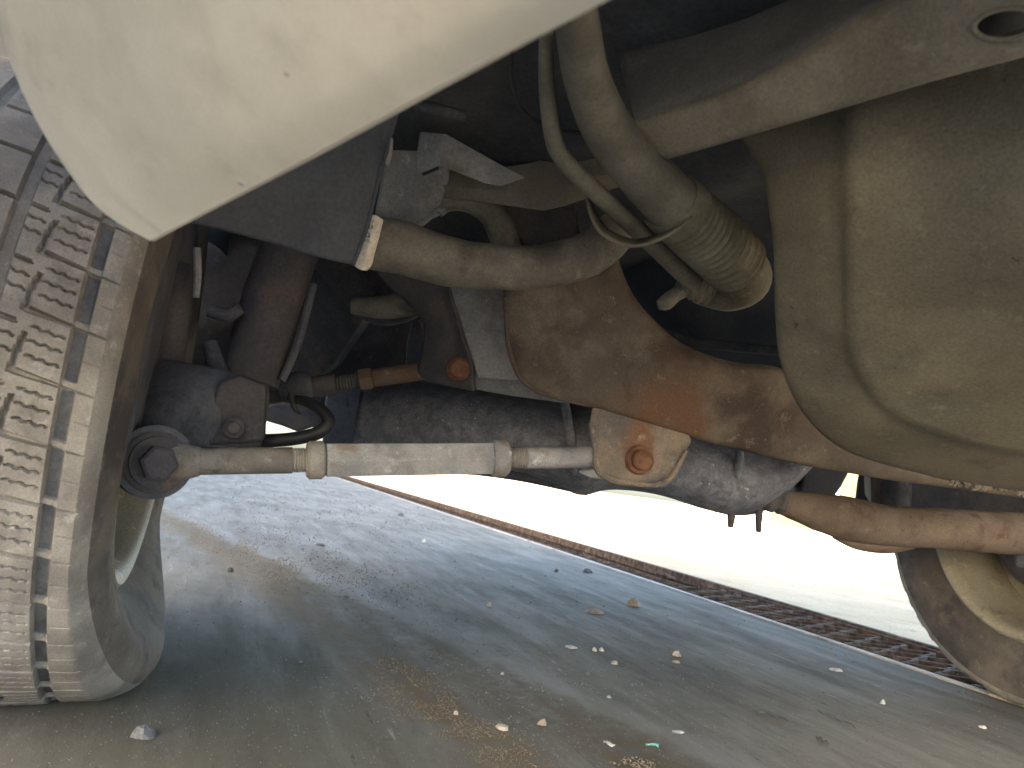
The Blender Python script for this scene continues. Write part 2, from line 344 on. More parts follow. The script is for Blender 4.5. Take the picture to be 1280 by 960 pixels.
# unseen block added left of the car, only to keep the slab in shade
HB = (4.0+1.93)*math.tan(SUN_EL)/abs(dv.xy.normalized().dot(A.xy)) 
sb = empty('shade_block', K(-7, 10, 0), 'plain unseen block added left of the car to shade the slab', 'shade_block')
vs = [K(l, f, z) for z in (0, HB) for f in (-3.3, 60) for l in (-10, -4.0)]
mesh('wall', vs, [(0, 2, 3, 1), (0, 1, 5, 4), (2, 6, 7, 3), (0, 4, 6, 2), (1, 3, 7, 5)], 'post plaster', sb, smooth=False)  # side faces of the added shade caster
vs = [K(l, f, z) for z in (HB-.15, HB) for f in (-3.3, 60) for l in (-9.99, -4.01)]
mesh('roof', vs, [(0, 2, 3, 1), (4, 5, 7, 6)], 'wall plaster', sb, smooth=False)  # top of the same added shade caster
# ================================================================== the car
car = empty('parked_car', K(.8, 0, 0), 'dusty beige car seen from underneath, rear suspension with rusty subframe', 'car')
ROOTLOC[car.name] = Vector(K(.8, 0, 0))
def sub(name, parent_obj):                      # a mesh part that can carry sub-parts: its origin is the car's
    return parent_obj

# ---- body shell: side skins with wheel arches, roof, far end
def side(l, th, fz):
    ol = [(-1.02, .40), (-.62, .36)]
    ol += [(.40*math.cos(t), .34+.40*math.sin(t)) for t in [math.pi - math.pi*k/16 for k in range(17)]]
    ol += [(.55, fz), (1.30, fz+.05), (1.34, .95), (1.25, 1.5), (.9, 1.68), (-.95, 1.7), (-1.03, 1.0)]
    n = len(ol); vs = [K(l, f, z) for f, z in ol] + [K(l+th, f, z) for f, z in ol]
    fs = [tuple(range(n)), tuple(range(2*n-1, n-1, -1))] + [(i, i+n, (i+1) % n+n, (i+1) % n) for i in range(n)]
    mesh('side_panel', vs, fs, 'beige paint', car, smooth=False)
side(-.27, .012, .70); side(1.76, .012, .45)
boxk('tail_panel', -.255, 1.755, 1.30, 1.315, .52, 1.0, 'beige paint', car)
boxk('bumper_cover', -.255, 1.755, -1.10, -1.07, .46, 1.0, 'beige paint', car)  # unseen end of the car, added to block high light from behind
boxk('roof', -.255, 1.755, -.95, 1.2, 1.66, 1.675, 'beige paint', car)
# floor pan with pressed ribs
vs = []; fs = []; nl, nf = 60, 40
for i in range(nf+1):
    for j in range(nl+1):
        l = .03 + 1.42*j/nl; f = -1.0 + 2.3*i/nf
        z = .66 - .012*max(0, math.sin(l*38))**.5 - .05*math.exp(-((f-.1)/.3)**2)
        vs.append(K(l, f, z))
fs = [(i*(nl+1)+j, i*(nl+1)+j+1, (i+1)*(nl+1)+j+1, (i+1)*(nl+1)+j) for i in range(nf) for j in range(nl)]
mesh('floor_pan', vs, fs, 'floor coating', car, solid=.004)
# wheel houses (inner arches)
for lc, sg in ((-.255, 1), (1.755, -1)):
    vs = []; fs = []; n = 20
    for k in range(n+1):
        t = math.pi*.72 - math.pi*.76*k/n
        for q in (0, .1, .2, .285):
            vs.append(K(lc+sg*q, .42*math.cos(t), .34+.42*math.sin(t)+.0*q))
    fs = [(k*4+e, k*4+e+1, k*4+5+e, k*4+4+e) for k in range(n) for e in range(3)]
    mesh('wheel_house', vs, fs, 'black plastic', car, solid=.003)

# ---- bumper corner
low = [(190, 300, .42), (250, 268, .395), (400, 190, .335), (560, 103, .275), (750, 0, .21), (860, -58, .185)]
lef = [(190, 300, .42), (122, 257, .412), (62, 175, .398), (22, 90, .385), (0, 5, .372), (-22, -110, .36)]
rows = []
for k in range(len(lef)):
    row = []
    for q in low:
        u = (q[0]-190)/560; s = 1-.25*u
        row.append((q[0] + (lef[k][0]-190)*s, q[1] + (lef[k][1]-300)*s, q[2]*lef[k][2]/.42*(1 - .02*math.sin(math.pi*min(1, u))*k/5)))
    rows.append(row)
def crease(v, u):
    x = u - (.10 + .045*math.sin(min(1, v*1.6)*math.pi) - .05*v); e = .0008*(1/(1+math.exp(-x*50))) + .0010*math.exp(-(x/.020)**2)
    lip = 0
    return -e + lip + .0012*math.sin(u*9+v*6)
bump_o = sheet('bumper_corner', rows, 'beige paint', car, 16, 14, solid=.003, fn=crease)
bump_o['label'] = 'beige painted bumper corner hanging in front of the tyre'
sheet('bumper_lip', [[(a, b, c+.001) for a, b, c in low], [(a+3, b-1, c+.014) for a, b, c in low]], 'beige paint', car, 8, 3, solid=.002)

# ---- wheel arch liner
sheet('arch_liner', [[(205, 275, .535), (250, 281, .55), (340, 304, .59), (400, 322, .612), (441, 331, .63)],
                     [(205, 225, .53), (255, 240, .545), (345, 262, .585), (410, 278, .61), (458, 285, .63)],
                     [(205, 150, .53), (262, 170, .54), (360, 190, .58), (425, 200, .60), (478, 205, .625)],
                     [(210, 60, .53), (268, 80, .535), (375, 100, .575), (440, 110, .60), (502, 120, .62)],
                     [(210, -40, .53), (268, -20, .535), (385, 20, .575), (450, 30, .60), (512, 40, .62)]], 'black plastic', car, 6, 6, solid=.003)
tube('liner_edge', [(441, 331, .629, 3), (458, 285, .629, 3), (478, 205, .624, 3), (502, 120, .619, 3)], 'black plastic', car, 8)
sheet('edge_clip', [[(481, 206, .615), (486, 207, .618)], [(486, 190, .613), (490, 192, .616)], [(489, 172, .612), (491, 174, .615)]], 'grey chassis', car, 3, 3, solid=.001)

# ---- wheels
def wheel(l_in, sgn, hi, flatten, zc, label, toe=0):
    root = D.objects.new('wheel', None); root.location = K(l_in, 0, zc); S.collection.objects.link(root); root.parent = car
    root.matrix_parent_inverse = Matrix.Translation(-ROOTLOC[car.name]); ROOTLOC[root.name] = Vector(K(l_in, 0, zc)); root['label'] = label
    ct, st_ = math.cos(toe), math.sin(toe); Ax = (A*ct - F*st_)*sgn; Fx = F*ct + A*st_; C = K(l_in, 0, zc); R0 = .338; Wd = .225
    prof = [(-.030, .205), (-.017, .212), (-.009, .235), (-.004, .262), (-.006, .288), (-.012, .312), (-.017, .3235), (-.022, .3295)]
    tread0 = len(prof)-1
    tw0, tw1 = -.022, -Wd+.022; nt_ = 118 if hi else 36
    tr = [(tw0 + (tw1-tw0)*k/nt_, .3295 + .0085*(1-((2*k/nt_)-1)**2)) for k in range(1, nt_)]
    back = [(-Wd-(w_), r_) for w_, r_ in reversed(prof)]
    fine_prof = []
    for k in range(len(prof)-1):
        for e in range(3): fine_prof.append(cr(prof, k+e/3))
    fine_prof.append(prof[-1])
    full = fine_prof + tr + back; ip = len(fine_prof)-1; itr = len(fine_prof)+len(tr)
    def groove(s, w_):
        q = -w_ + .012; d = 0; pitch = .047
        def cut(dist, half, dep):
            x = abs(dist); return dep*max(0, min(1, (half-x)/.0006+.5))
        x = (s + .22*(q-.03)) / pitch; m = (x % 1)*pitch; kk = int(x // 1)
        d = max(d, cut(q-.0525, .0048, 0.007 if .05 < (x % 1) < .93 else .003))
        ph = (x % 1)
        if ph > .42: d = max(d, cut(q-(.0865+.004*math.sin((ph-.42)*2.6)), .0017, .006))       # broken rib groove with hooks
        elif ph < .10: d = max(d, cut(q-.0905, .0022, .006))
        d = max(d, cut(q-.1125, .005, .007)); d = max(d, cut(q-.160, .005, .007))
        if .024 < q < .0905: d = max(d, cut(m-.06*pitch, .0004 + .0019*max(0, min(1, (q-.03)/.055))**1.6, .0015 + .005*max(0, min(1, (q-.03)/.04))))
        elif .095 < q < .155: d = max(d, cut(m-.3*pitch, .0018, .006))
        for o_ in (.30, .53, .77):
            z_ = .0011*(abs(((q/.0085) % 1)-.5)*4-1)
            if .061 < q < .0835 or .093 < q < .107: d = max(d, cut(m-o_*pitch-z_, .0007, .0045))
        if q < .045 and q > .026: d = max(d, cut(m-.55*pitch, .0004, .0012))
        return d
    if hi: angs = [math.radians(95) + math.radians(185)*k/1500 for k in range(1500)] + [math.radians(280) + math.radians(175)*k/70 for k in range(70)]
    else: angs = [2*math.pi*k/180 for k in range(180)]
    vs = []; m = len(full)
    for t in angs:
        c_, s_ = math.cos(t), math.sin(t)
        for k, (w_, r_) in enumerate(full):
            r = r_
            if ip <= k <= itr:
                if hi and math.radians(94) < t < math.radians(281): r -= groove(t*R0, w_)
                elif not hi:
                    q = t*R0/.04 % 1
                    if (k < ip+7 or k > itr-7) and q < .2: r -= .006
            if not hi and k in (ip-1, ip-2, ip) and (t*R0/.04 % 1) < .2: r -= .004
            v = Vector((w_, r*c_, r*s_ + zc))
            # deflated: flat contact patch and bulging walls near the ground
            low_ = max(0, min(1, (.16 - v.z)/.16))
            if flatten:
                sd_ = 1 if w_ > -Wd/2 else -1
                side_f = max(0, 1-abs(abs(w_+Wd/2)-Wd/2)/.03) if r_ > .22 else 0
                v.x += sd_*flatten*low_**1.3*side_f*(.6+.6*min(1, (r_-.2)/.09))*(1-.4*max(0, -c_))
            ridge = .0012*math.sin((r_-.2)*900) if (.225 < r_ < .3 and k < ip) else 0
            v.x += ridge
            if v.z < .001: v.z = .001 + .02*0
            vs.append(K(l_in, 0, 0) + Ax*v.x + Fx*v.y + Z*v.z)
    n = len(angs); fs = []
    for i in range(n):
        j = (i+1) % n
        for k in range(m-1): fs.append((i*m+k, i*m+k+1, j*m+k+1, j*m+k))
    ty = mesh('tyre', vs, fs, 'tyre rubber', root, sharp=35)
    ty.data.materials.append(MT['sidewall rubber']); ty.data.materials.append(MT['groove rubber'])
    ty.data.polygons.foreach_set('material_index', [1 if (p % (m-1)) < ip-6 or (p % (m-1)) > itr+2 else 0 for p in range(n*(m-1))])
    if hi:
        mi = [0]*(n*(m-1)); ty.data.polygons.foreach_get('material_index', mi)
        for i in range(1500):
            for k in range(ip, itr):
                q = -.5*(full[k][0]+full[min(k+1, m-1)][0]) + .012; x = (angs[i]*R0 + .22*(q-.03))/.047
                if abs(q-.0525) < .0048 and .07 < (x % 1) < .91: mi[i*(m-1)+k] = 2
        ty.data.polygons.foreach_set('material_index', mi)
    # rim barrel, inner lip, disc
    def ring(name, pr, mt, na=72, **kw):
        v2 = []
        for k in range(na):
            t = 2*math.pi*k/na
            for w_, r_ in pr: v2.append(C + Ax*w_ + (Fx*math.cos(t) + Z*math.sin(t))*r_)
        q = len(pr); f2 = [(k*q+e, k*q+e+1, ((k+1) % na)*q+e+1, ((k+1) % na)*q+e) for k in range(na) for e in range(q-1)]
        return mesh(name, v2, f2, mt, root, **kw)
    ring('rim', [(-.024, .216), (-.015, .217), (-.012, .213), (-.015, .206), (-.020, .201), (-.035, .198), (-.07, .192), (-.15, .186), (-.17, .12), (-.165, .0)], 'rim paint', solid=.004)
    v3 = [C + Ax*-.02] ; nsh = 30
    for k in range(nsh+1):
        t = math.radians(-20 + 225*k/nsh)
        for rr_, ww in ((.10, -.012), (.19, -.009), (.222, -.010)): v3.append(C + Ax*ww + (Fx*math.cos(t) + Z*math.sin(t))*rr_)
    f3 = [(0, 1+3*k, 4+3*k) for k in range(nsh)] + [(1+3*k+e, 2+3*k+e, 5+3*k+e, 4+3*k+e) for k in range(nsh) for e in (0, 1)]
    mesh('brake_shield', v3, f3, 'dark chassis', root, solid=.002)
    ring('brake_drum', [(-.06, .0), (-.06, .115), (-.07, .13), (-.14, .13)], 'brown chassis')
    return root
wheel(.008, 1, True, .068, .318, 'dusty half flat tyre close to the camera', math.radians(1.6))
wheel(1.465, -1, False, .012, .332, 'dark tyre on the opposite side of the car')

# ---- spare wheel well / tank
def wl(v, u): return 0
wellrows = []
edgeL = [(880, 120, .66), (945, 195, .63), (968, 290, .62), (971, 390, .66), (978, 455, .70), (1005, 515, .74), (1060, 562, .78), (1150, 590, .80), (1215, 604, .80), (1330, 618, .79)]
inL = [(1064, 20, .56), (1064, 165, .53), (1064, 290, .545), (1065, 380, .585), (1070, 440, .625), (1092, 487, .655), (1135, 522, .67), (1195, 545, .675), (1250, 558, .67), (1330, 568, .66)]
def lerp(a, b, t): return tuple(a[k]+(b[k]-a[k])*t for k in range(3))
cen = [(1350, -40, .47), (1350, 100, .45), (1350, 210, .45), (1350, 300, .47), (1350, 350, .50), (1350, 400, .525), (1350, 430, .54), (1350, 455, .553), (1350, 470, .56), (1380, 490, .568)]
for i in range(10):
    e, n_, c_ = edgeL[i], inL[i], cen[i]
    a1 = lerp(e, n_, .10); a2 = lerp(e, n_, .5); a3 = lerp(e, n_, .84); b1 = lerp(n_, c_, .10); b2 = lerp(n_, c_, .5)
    wellrows.append([(e[0]+3, e[1], e[2]+.05), e, (a1[0], a1[1], a1[2]-.012), (a2[0], a2[1], a2[2]-.010), (a3[0], a3[1], a3[2]-.001), (n_[0], n_[1], n_[2]-.0025), (b1[0], b1[1], b1[2]-.0038), (b2[0], b2[1], b2[2]-.001), c_])
sheet('spare_wheel_well', wellrows, 'dusty underbody', car, 6, 6, solid=.003, dent=.0012)
# ragged sealant drips along the lower seam
for i in range(16):
    x = 1190 + i*6.5 + random.uniform(-3, 3); y = 603+(x-1190)*.09; r = random.uniform(2, 6)
    tube('sealant_drip', [(x, y-5, .79, r+2), (x+random.uniform(-3, 3), y+2, .79, r), (x+random.uniform(-4, 4), y+4+r*random.uniform(.3, 1.4), .79, r*.35)], 'dusty rail', car, 7, 3, rough=.004)

# ---- rail above
rail = sheet('frame_rail', [[(795, 152, .60), (930, 105, .53), (1060, 32, .47), (1180, -45, .43), (1330, -120, .39)],
                     [(800, 160, .595), (930, 116, .525), (1060, 50, .465), (1180, -20, .425), (1330, -90, .385)],
                     [(818, 185, .60), (935, 145, .53), (1060, 100, .47), (1180, 60, .43), (1330, 10, .39)],
                     [(832, 196, .605), (940, 164, .535), (1060, 128, .475), (1180, 92, .435), (1330, 52, .395)],
                     [(836, 196, .62), (944, 164, .55), (1064, 127, .49), (1184, 91, .45), (1334, 51, .41)]], 'dusty rail', car, 40, 14, solid=.003)
sheet('rail_web', [[(795, 152, .60), (930, 105, .53), (1060, 32, .47), (1180, -45, .43), (1330, -120, .39)],
                    [(770, 60, .66), (920, 10, .60), (1050, -30, .54), (1180, -80, .50), (1330, -130, .46)]], 'web coating', car, 6, 4, solid=.003)
def cut_hole(o, cx, cy, rx, ry, rot):
    import bmesh
    bm = bmesh.new(); bm.from_mesh(o.data); dl = []
    for f_ in bm.faces:
        c = f_.calc_center_median() - CAM; z_ = c.dot(_f); x = 640+960*c.dot(_r)/z_-cx; y = 480-960*c.dot(_u)/z_-cy
        a_ = x*math.cos(rot)+y*math.sin(rot); b_ = -x*math.sin(rot)+y*math.cos(rot)
        if (a_/rx)**2+(b_/ry)**2 < 1: dl.append(f_)
    bmesh.ops.delete(bm, geom=dl, context='FACES'); bm.to_mesh(o.data); bm.free()
cut_hole(rail, 1258, 30, 40, 19, -.1)
rim = []
for k in range(33):
    t = 2*math.pi*k/32; x = 1258+40*math.cos(t); y = 30+19*math.sin(t)-4*math.cos(t)
    rim.append((x, y, .4005-(x-1258)*.00030+(y-30)*.00022, 3.2))
sheet('hole_backing', [[(1190, -20, .455), (1330, -60, .43)], [(1190, 60, .455), (1330, 20, .43)]], 'black rubber', car, 2, 2, solid=.002)  # black sheet behind the hole, standing in for the dark inside
tube('hole_rim', rim, 'dusty rail', car, 8, 1)

# ---- filler hoses
tube('filler_pipe', [(706, -40, .40, 26), (720, 20, .44, 28), (733, 95, .50, 29), (762, 165, .57, 32), (808, 220, .63, 34), (848, 262, .67, 35)], 'tube steel', car, 28, 10)
Lp = [(838, 252, .665, 40), (858, 272, .68, 42), (885, 297, .71, 43), (912, 325, .745, 42)]
pts = []; rad = []
Lp = [(838, 252, .665, 40), (858, 272, .68, 42), (890, 300, .71, 43), (924, 333, .745, 41)]
for j in range(261):
    x, y, d, r = cr(Lp, min(3, j/260*3)); rr = r if j < 70 else r*(1 - .095*abs(math.sin((j-70)/190*math.pi*13))**.6)
    if j > 244: rr -= (j-244)/16*9
    pts.append(P(x, y, d)); rad.append(rr*d/960)
vs, fs = sweep(pts, rad, 32); hs = mesh('ribbed_hose', vs, fs, 'hose rubber', car, sharp=80)
tube('hose_elbow', [(900, 312, .742, 30), (926, 338, .765, 34), (930, 352, .785, 31), (908, 362, .81, 27), (872, 358, .83, 21)], 'hose rubber', car, 24, 8)
pts = []; rad = []
for j in range(61):
    x, y, d, r = cr([(852, 345, .80, 19), (870, 354, .80, 21), (892, 360, .80, 23)], j/30); pts.append(P(x, y, d)); rad.append((r+1.5*math.cos(j*.63))*d/960)
vs, fs = sweep(pts, rad, 24); mesh('breather_boot', vs, fs, 'hose rubber', car, sharp=80)
tube('breather_pipe', [(683, 40, .50, 9), (683, 100, .53, 10), (690, 165, .57, 11), (705, 200, .595, 11.5), (745, 240, .64, 11.5), (800, 290, .70, 12), (845, 332, .76, 12.5), (872, 358, .80, 13)], 'tube steel', car, 16, 8)
tube('drain_nipple', [(868, 358, .795, 8), (845, 368, .80, 9), (832, 378, .80, 10), (822, 381, .80, 6)], 'tube steel', car, 12, 5)
sheet('pipe_strap', [[(733, 225, .66), (736, 262, .66), (752, 292, .665), (790, 308, .66), (830, 297, .648), (862, 274, .645), (885, 248, .66)],
                     [(735, 222, .69), (740, 256, .69), (757, 285, .69), (793, 300, .685), (833, 289, .672), (866, 266, .67), (889, 243, .685)]], 'hose rubber', car, 8, 3, solid=.0025)
tube('cable', [(640, 60, .62, 2.5), (640, 105, .62, 2.5), (655, 140, .63, 2.5), (690, 160, .65, 2.5), (730, 168, .67, 2.5), (755, 185, .69, 2.5)], 'black rubber', car, 8, 6)

# ---- dark sheet added behind the hoses to blacken the gap
sheet('dark_infill', [[(740, 150, 1.2), (830, 140, 1.1), (930, 140, 1.05), (1050, 140, 1.0)], [(745, 250, 1.18), (835, 250, 1.08), (935, 250, 1.03), (1055, 250, .98)], [(755, 370, 1.2), (845, 390, 1.1), (940, 400, 1.05), (1060, 400, 1.0)], [(770, 440, 1.3), (850, 455, 1.2), (940, 460, 1.15), (1060, 470, 1.1)]], 'black plastic', car, 5, 5, solid=.01, dent=.004)
tube('infill_strap', [(800, 405, 1.13, 6), (850, 425, 1.09, 7), (900, 432, 1.06, 6), (990, 440, 1.0, 6)], 'dark chassis', car, 10, 5)
# ---- body details above the subframe
plate('mount_bracket', [(478, 205), (492, 178), (520, 164), (556, 178), (562, 232), (548, 258), (515, 285), (466, 272)], [(478, 205, .86), (560, 180, .85), (510, 285, .87)], .05, 'grey chassis', car, .006)
sheet('bracket_flange', [[(526, 165, .80), (558, 168, .785), (624, 205, .79), (656, 222, .80)],
                         [(521, 195, .80), (556, 190, .785), (620, 216, .79), (642, 227, .80)],
                         [(523, 219, .805), (552, 208, .79), (606, 229, .792), (626, 232, .80)]], 'grey chassis', car, 1, 1, solid=.003, sharp=20, bevel=.0008)
plate('flange_slot', [(527, 217), (548, 209), (548, 212), (529, 220)], [(527, 217, .80), (548, 209, .789), (540, 216, .797)], .004, 'black rubber', car, 0)
sheet('cross_beam', [[(548, 205, .87), (600, 214, .87), (660, 205, .86), (720, 190, .85), (790, 178, .84)],
                     [(552, 232, .86), (605, 238, .86), (670, 240, .85), (722, 225, .84), (790, 212, .83)],
                     [(556, 246, .865), (610, 252, .86), (680, 262, .85), (706, 256, .845), (790, 226, .84)],
                     [(560, 244, .92), (615, 250, .92), (685, 256, .91), (710, 250, .90), (790, 222, .89)]], 'dusty rail', car, 1, 1, solid=.004, sharp=20, bevel=.001)
plate('dark_backing', [(505, 70), (660, 40), (672, 150), (656, 222), (600, 190), (550, 165), (500, 150)], [(505, 100, .96), (660, 60, .94), (640, 220, .94)], .02, 'black plastic', car, .004)  # dark plate standing in for open space that lies in darkness
tube('pinch_weld', [(520, 130, .70, 7), (560, 140, .71, 7), (582, 145, .715, 6)], 'dark chassis', car, 10, 5)

# ---- subframe
lowc = [(628, 318), (632, 372), (638, 440), (664, 484), (738, 507), (800, 524), (866, 545), (950, 566), (1040, 586), (1150, 603), (1300, 624)]
uppc = [(762, 285), (772, 330), (794, 378), (832, 418), (868, 440), (915, 455), (975, 464), (1020, 500), (1060, 548), (1155, 574), (1300, 602)]
dep = [.85, .86, .865, .865, .86, .865, .885, .92, .96, 1.02, 1.10]
rows = []
for k in range(11):
    a_, b_ = lowc[k], uppc[k]; d = dep[k]; row = []
    for t, o_ in ((0, .050), (.0, .012), (.06, .0), (.3, -.006), (.6, -.004), (.9, .006), (1, .03), (1, .07)):
        row.append((a_[0]+(b_[0]-a_[0])*t, a_[1]+(b_[1]-a_[1])*t, d+o_))
    rows.append(row)
sheet('subframe', rows, 'rusty subframe', car, 5, 8, solid=.004, dent=.0012)
tube('weld_seam', [(a, b, d+.004, 3.2) for (a, b), d in zip(lowc[1:5], dep[1:5])], 'orange rust', car, 8, 10, rough=.0008)
tube('subframe_tube', [(462, 303, .80, 34), (500, 309, .805, 33), (560, 327, .815, 31), (620, 334, .83, 28), (680, 333, .845, 27), (735, 318, .86, 28), (775, 285, .88, 26)], 'dusty arm', car, 28, 8, rough=.0012)
tube('subframe_tube', [(546, 263, .878, 10), (563, 252, .878, 12), (592, 253, .88, 15), (617, 270, .885, 17), (630, 298, .89, 19), (636, 325, .89, 19)], 'dusty arm', car, 24, 8, rough=.001)
plate('arm_web', [(598, 246), (650, 252), (722, 258), (726, 318), (632, 322), (626, 284), (612, 264)], [(600, 250, .905), (722, 262, .90), (640, 315, .90)], .03, 'brown chassis', car, .006)
plate('arm_gusset', [(478, 284), (552, 246), (556, 262), (492, 292), (478, 292)], [(478, 290, .86), (552, 250, .87), (500, 300, .86)], .012, 'grey chassis', car, .002)
tube('weld_bead', [(548, 262, .868, 4), (553, 264, .867, 5), (556, 261, .868, 3)], 'grey chassis', car, 8, 4)
# label on the tube end
stk = sheet('paper_label', [[(461, 269, .762), (470, 269, .758), (479, 275, .764)], [(457, 288, .760), (465, 290, .755), (474, 296, .761)], [(452, 308, .762), (460, 312, .757), (468, 318, .763)], [(447, 320, .764), (456, 326, .760), (465, 330, .766)], [(439, 329, .768), (450, 337, .765), (459, 338, .770)]], 'sticker paper', car, 5, 5, solid=.0005)
ink = []; inf = []
def q4(x0, y0, x1, y1, w_, d):
    dx, dy = x1-x0, y1-y0; l_ = math.hypot(dx, dy); nx, ny = -dy/l_*w_/2, dx/l_*w_/2; b_ = len(ink)
    ink.extend([P(x0+nx, y0+ny, d), P(x1+nx, y1+ny, d), P(x1-nx, y1-ny, d), P(x0-nx, y0-ny, d)]); inf.append((b_, b_+1, b_+2, b_+3))
for k in range(12):
    t0, t1 = 2*math.pi*k/12, 2*math.pi*(k+1)/12
    q4(459.5+2.3*math.cos(t0), 293.5+2.6*math.sin(t0), 459.5+2.3*math.cos(t1), 293.5+2.6*math.sin(t1), 1.1, .7535)
q4(460, 294.5, 462.2, 297, 1.1, .7535)
for x0, y0, x1, y1, w_ in ((464, 274, 463, 278, .8), (466.5, 275, 465.5, 279, .5), (462, 281, 461, 286, 1.2), (464, 281.5, 466, 283, 1.), (464, 286, 466, 284.5, 1.), (465.5, 282, 464.5, 286, .8), (457, 298, 456.3, 302, .7), (459, 299, 458.3, 303, .6), (461, 299.5, 460.2, 303.5, .5), (463, 300, 462.2, 304, .4)):
    q4(x0, y0, x1, y1, w_, .7535)
mesh('printed_mark', ink, inf, 'sticker ink', car, smooth=False)

# plates behind the subframe
plate('stiffener_plate', [(556, 345), (645, 340), (660, 478), (596, 474), (575, 405)], [(556, 345, .93), (636, 345, .90), (600, 450, .93)], .03, 'grey chassis', car, .004)
sheet('link_hanger', [[(455, 318, .96), (500, 322, .95), (545, 330, .94), (560, 345, .93)], [(480, 350, .96), (515, 352, .95), (552, 358, .94), (566, 370, .93)],
                       [(512, 378, .97), (535, 382, .955), (562, 390, .945), (574, 400, .935)], [(531, 405, .97), (548, 410, .955), (570, 418, .945), (582, 428, .935)],
                       [(530, 440, .97), (548, 442, .955), (574, 446, .945), (590, 450, .935)], [(524, 462, .97), (545, 466, .955), (572, 470, .945), (592, 474, .935)], [(534, 474, .975), (550, 479, .96), (574, 484, .95), (594, 488, .94)]], 'brown chassis', car, 5, 5, solid=.006)
plate('bracket_foot', [(532, 472), (594, 458), (660, 478), (712, 490), (712, 506), (640, 496), (560, 482)], [(532, 474, .985), (700, 495, .95), (600, 460, .96)], .02, 'grey chassis', car, .003)
def bolt(name, x, y, d, rp, mt, parent=car, ax=None, hexr=.62):
    c = P(x, y, d); r = rp*d/960; ax = ax or (CAM-c).normalized()
    lathe(name, c, c+ax, [(-.012, r), (0, r), (.002, r*.97), (.003, r*hexr*1.02), (.003, r*hexr), (.010, r*hexr), (.012, r*hexr*.82), (.0125, r*.2)], mt, parent, 6*4, sharp=30)
bolt('bolt', 573, 461, .925, 15, 'red rust', ax=(-F*.8 + A*-.15).normalized(), hexr=.8)

# ---- main link bracket with bolt
plate('link_bracket', [(741, 507), (862, 543), (865, 552), (858, 562), (842, 594), (826, 606), (806, 607), (756, 598), (747, 588), (744, 560), (738, 530)], [(741, 507, .862), (862, 545, .885), (800, 605, .872)], .004, 'rusty bracket', car, .0015, rnd=.18)
plate('link_bracket', [(741, 512), (862, 548), (842, 594), (806, 603), (750, 590)], [(741, 507, .93), (862, 545, .953), (800, 605, .94)], .004, 'rusty bracket', car, .0015, rnd=.18)
tube('bracket_rim', [(738, 528, .862, 3), (745, 562, .863, 4), (749, 588, .864, 5), (768, 600, .866, 4.5), (806, 606, .869, 4), (828, 604, .873, 4), (843, 592, .876, 3.5), (858, 563, .88, 3)], 'rusty bracket', car, 8, 8, rough=.001)
plate('spacer_tab', [(722, 590), (748, 586), (760, 600), (738, 598)], [(722, 590, .87), (748, 586, .868), (760, 600, .868)], .006, 'link steel', car, .002)
c0 = P(800, 575, .868); axb = (-F*.9 - A*.12 + Z*.02).normalized()
lathe('bolt', c0, c0+axb, [(-.02, .0165), (.0, .0165), (.0025, .0158), (.003, .012), (.0085, .0118), (.0105, .0098), (.011, .002)], 'red rust', car, 24, sharp=30)

# ---- lateral link with turnbuckle
LA = P(212, 577, .735); LB = P(760, 571, .885); LD = (LB-LA).normalized()
def lt(px):                                      # distance along the link for an image column
    best = 0; lo, hi_ = 0, (LB-LA).length
    for _ in range(40):
        mid = (lo+hi_)/2; v = LA+LD*mid-CAM; x = 640+960*v.dot(_r)/v.dot(_f)
        if x < px: lo = mid
        else: hi_ = mid
    return lo
def seg(name, x0, x1, r, mt, n=24, ch=.001, rot=0, **kw):
    a, b = lt(x0), lt(x1)
    return lathe(name, LA, LB, [(a, r-ch), (a+ch, r), (b-ch, r), (b, r-ch)], mt, car, n, rot, **kw)
seg('link_rod', 215, 366, .0132, 'rod steel')
a, b = lt(362), lt(386); nthr = 7
lathe('screw_thread', LA, LB, [(a+(b-a)*k/(nthr*2), .0128-(.0014 if k % 2 else 0)) for k in range(nthr*2+1)], 'nut steel', car, 24)
seg('lock_nut', 383, 406, .0195, 'nut steel', 6*4, .003)
seg('hexagonal_sleeve', 407, 614, .0192, 'link steel', 6, .001, .33, bevel=.0012)
seg('lock_nut', 614, 634, .0205, 'link steel', 24, .003)
a, b = lt(634), lt(656)
lathe('screw_thread', LA, LB, [(a+(b-a)*k/14, .0120-(.0014 if k % 2 else 0)) for k in range(15)], 'nut steel', car, 24)
seg('link_rod', 656, 752, .0122, 'link steel')
# bushing at the knuckle
KB = P(186, 577, .715); axk = (-F*.93 + A*.22).normalized()
lathe('link_eye', KB+F*.03, KB+F*.03+axk, [(-.035, .026), (-.035, .034), (.0, .036), (.022, .035), (.024, .030)], 'dark chassis', car, 36)
lathe('eye_bushing', KB+F*.03, KB+F*.03+axk, [(.0, .0295), (.027, .0290), (.029, .026), (.0292, .003)], 'brown chassis', car, 32)
lathe('bolt', KB+F*.03, KB+F*.03+axk, [(.029, .0225), (.033, .0222), (.034, .0172), (.046, .0168), (.048, .014), (.0482, .002)], 'brown chassis', car, 6, .3, smooth=False)
lathe('bolt_washer', KB+F*.03, KB+F*.03+axk, [(.0288, .0245), (.0325, .0242), (.033, .01)], 'brown chassis', car, 32)
tube('eye_neck', [(205, 577, .735, 30), (228, 577, .737, 24), (250, 577, .742, 18)], 'rod steel', car, 24, 6)

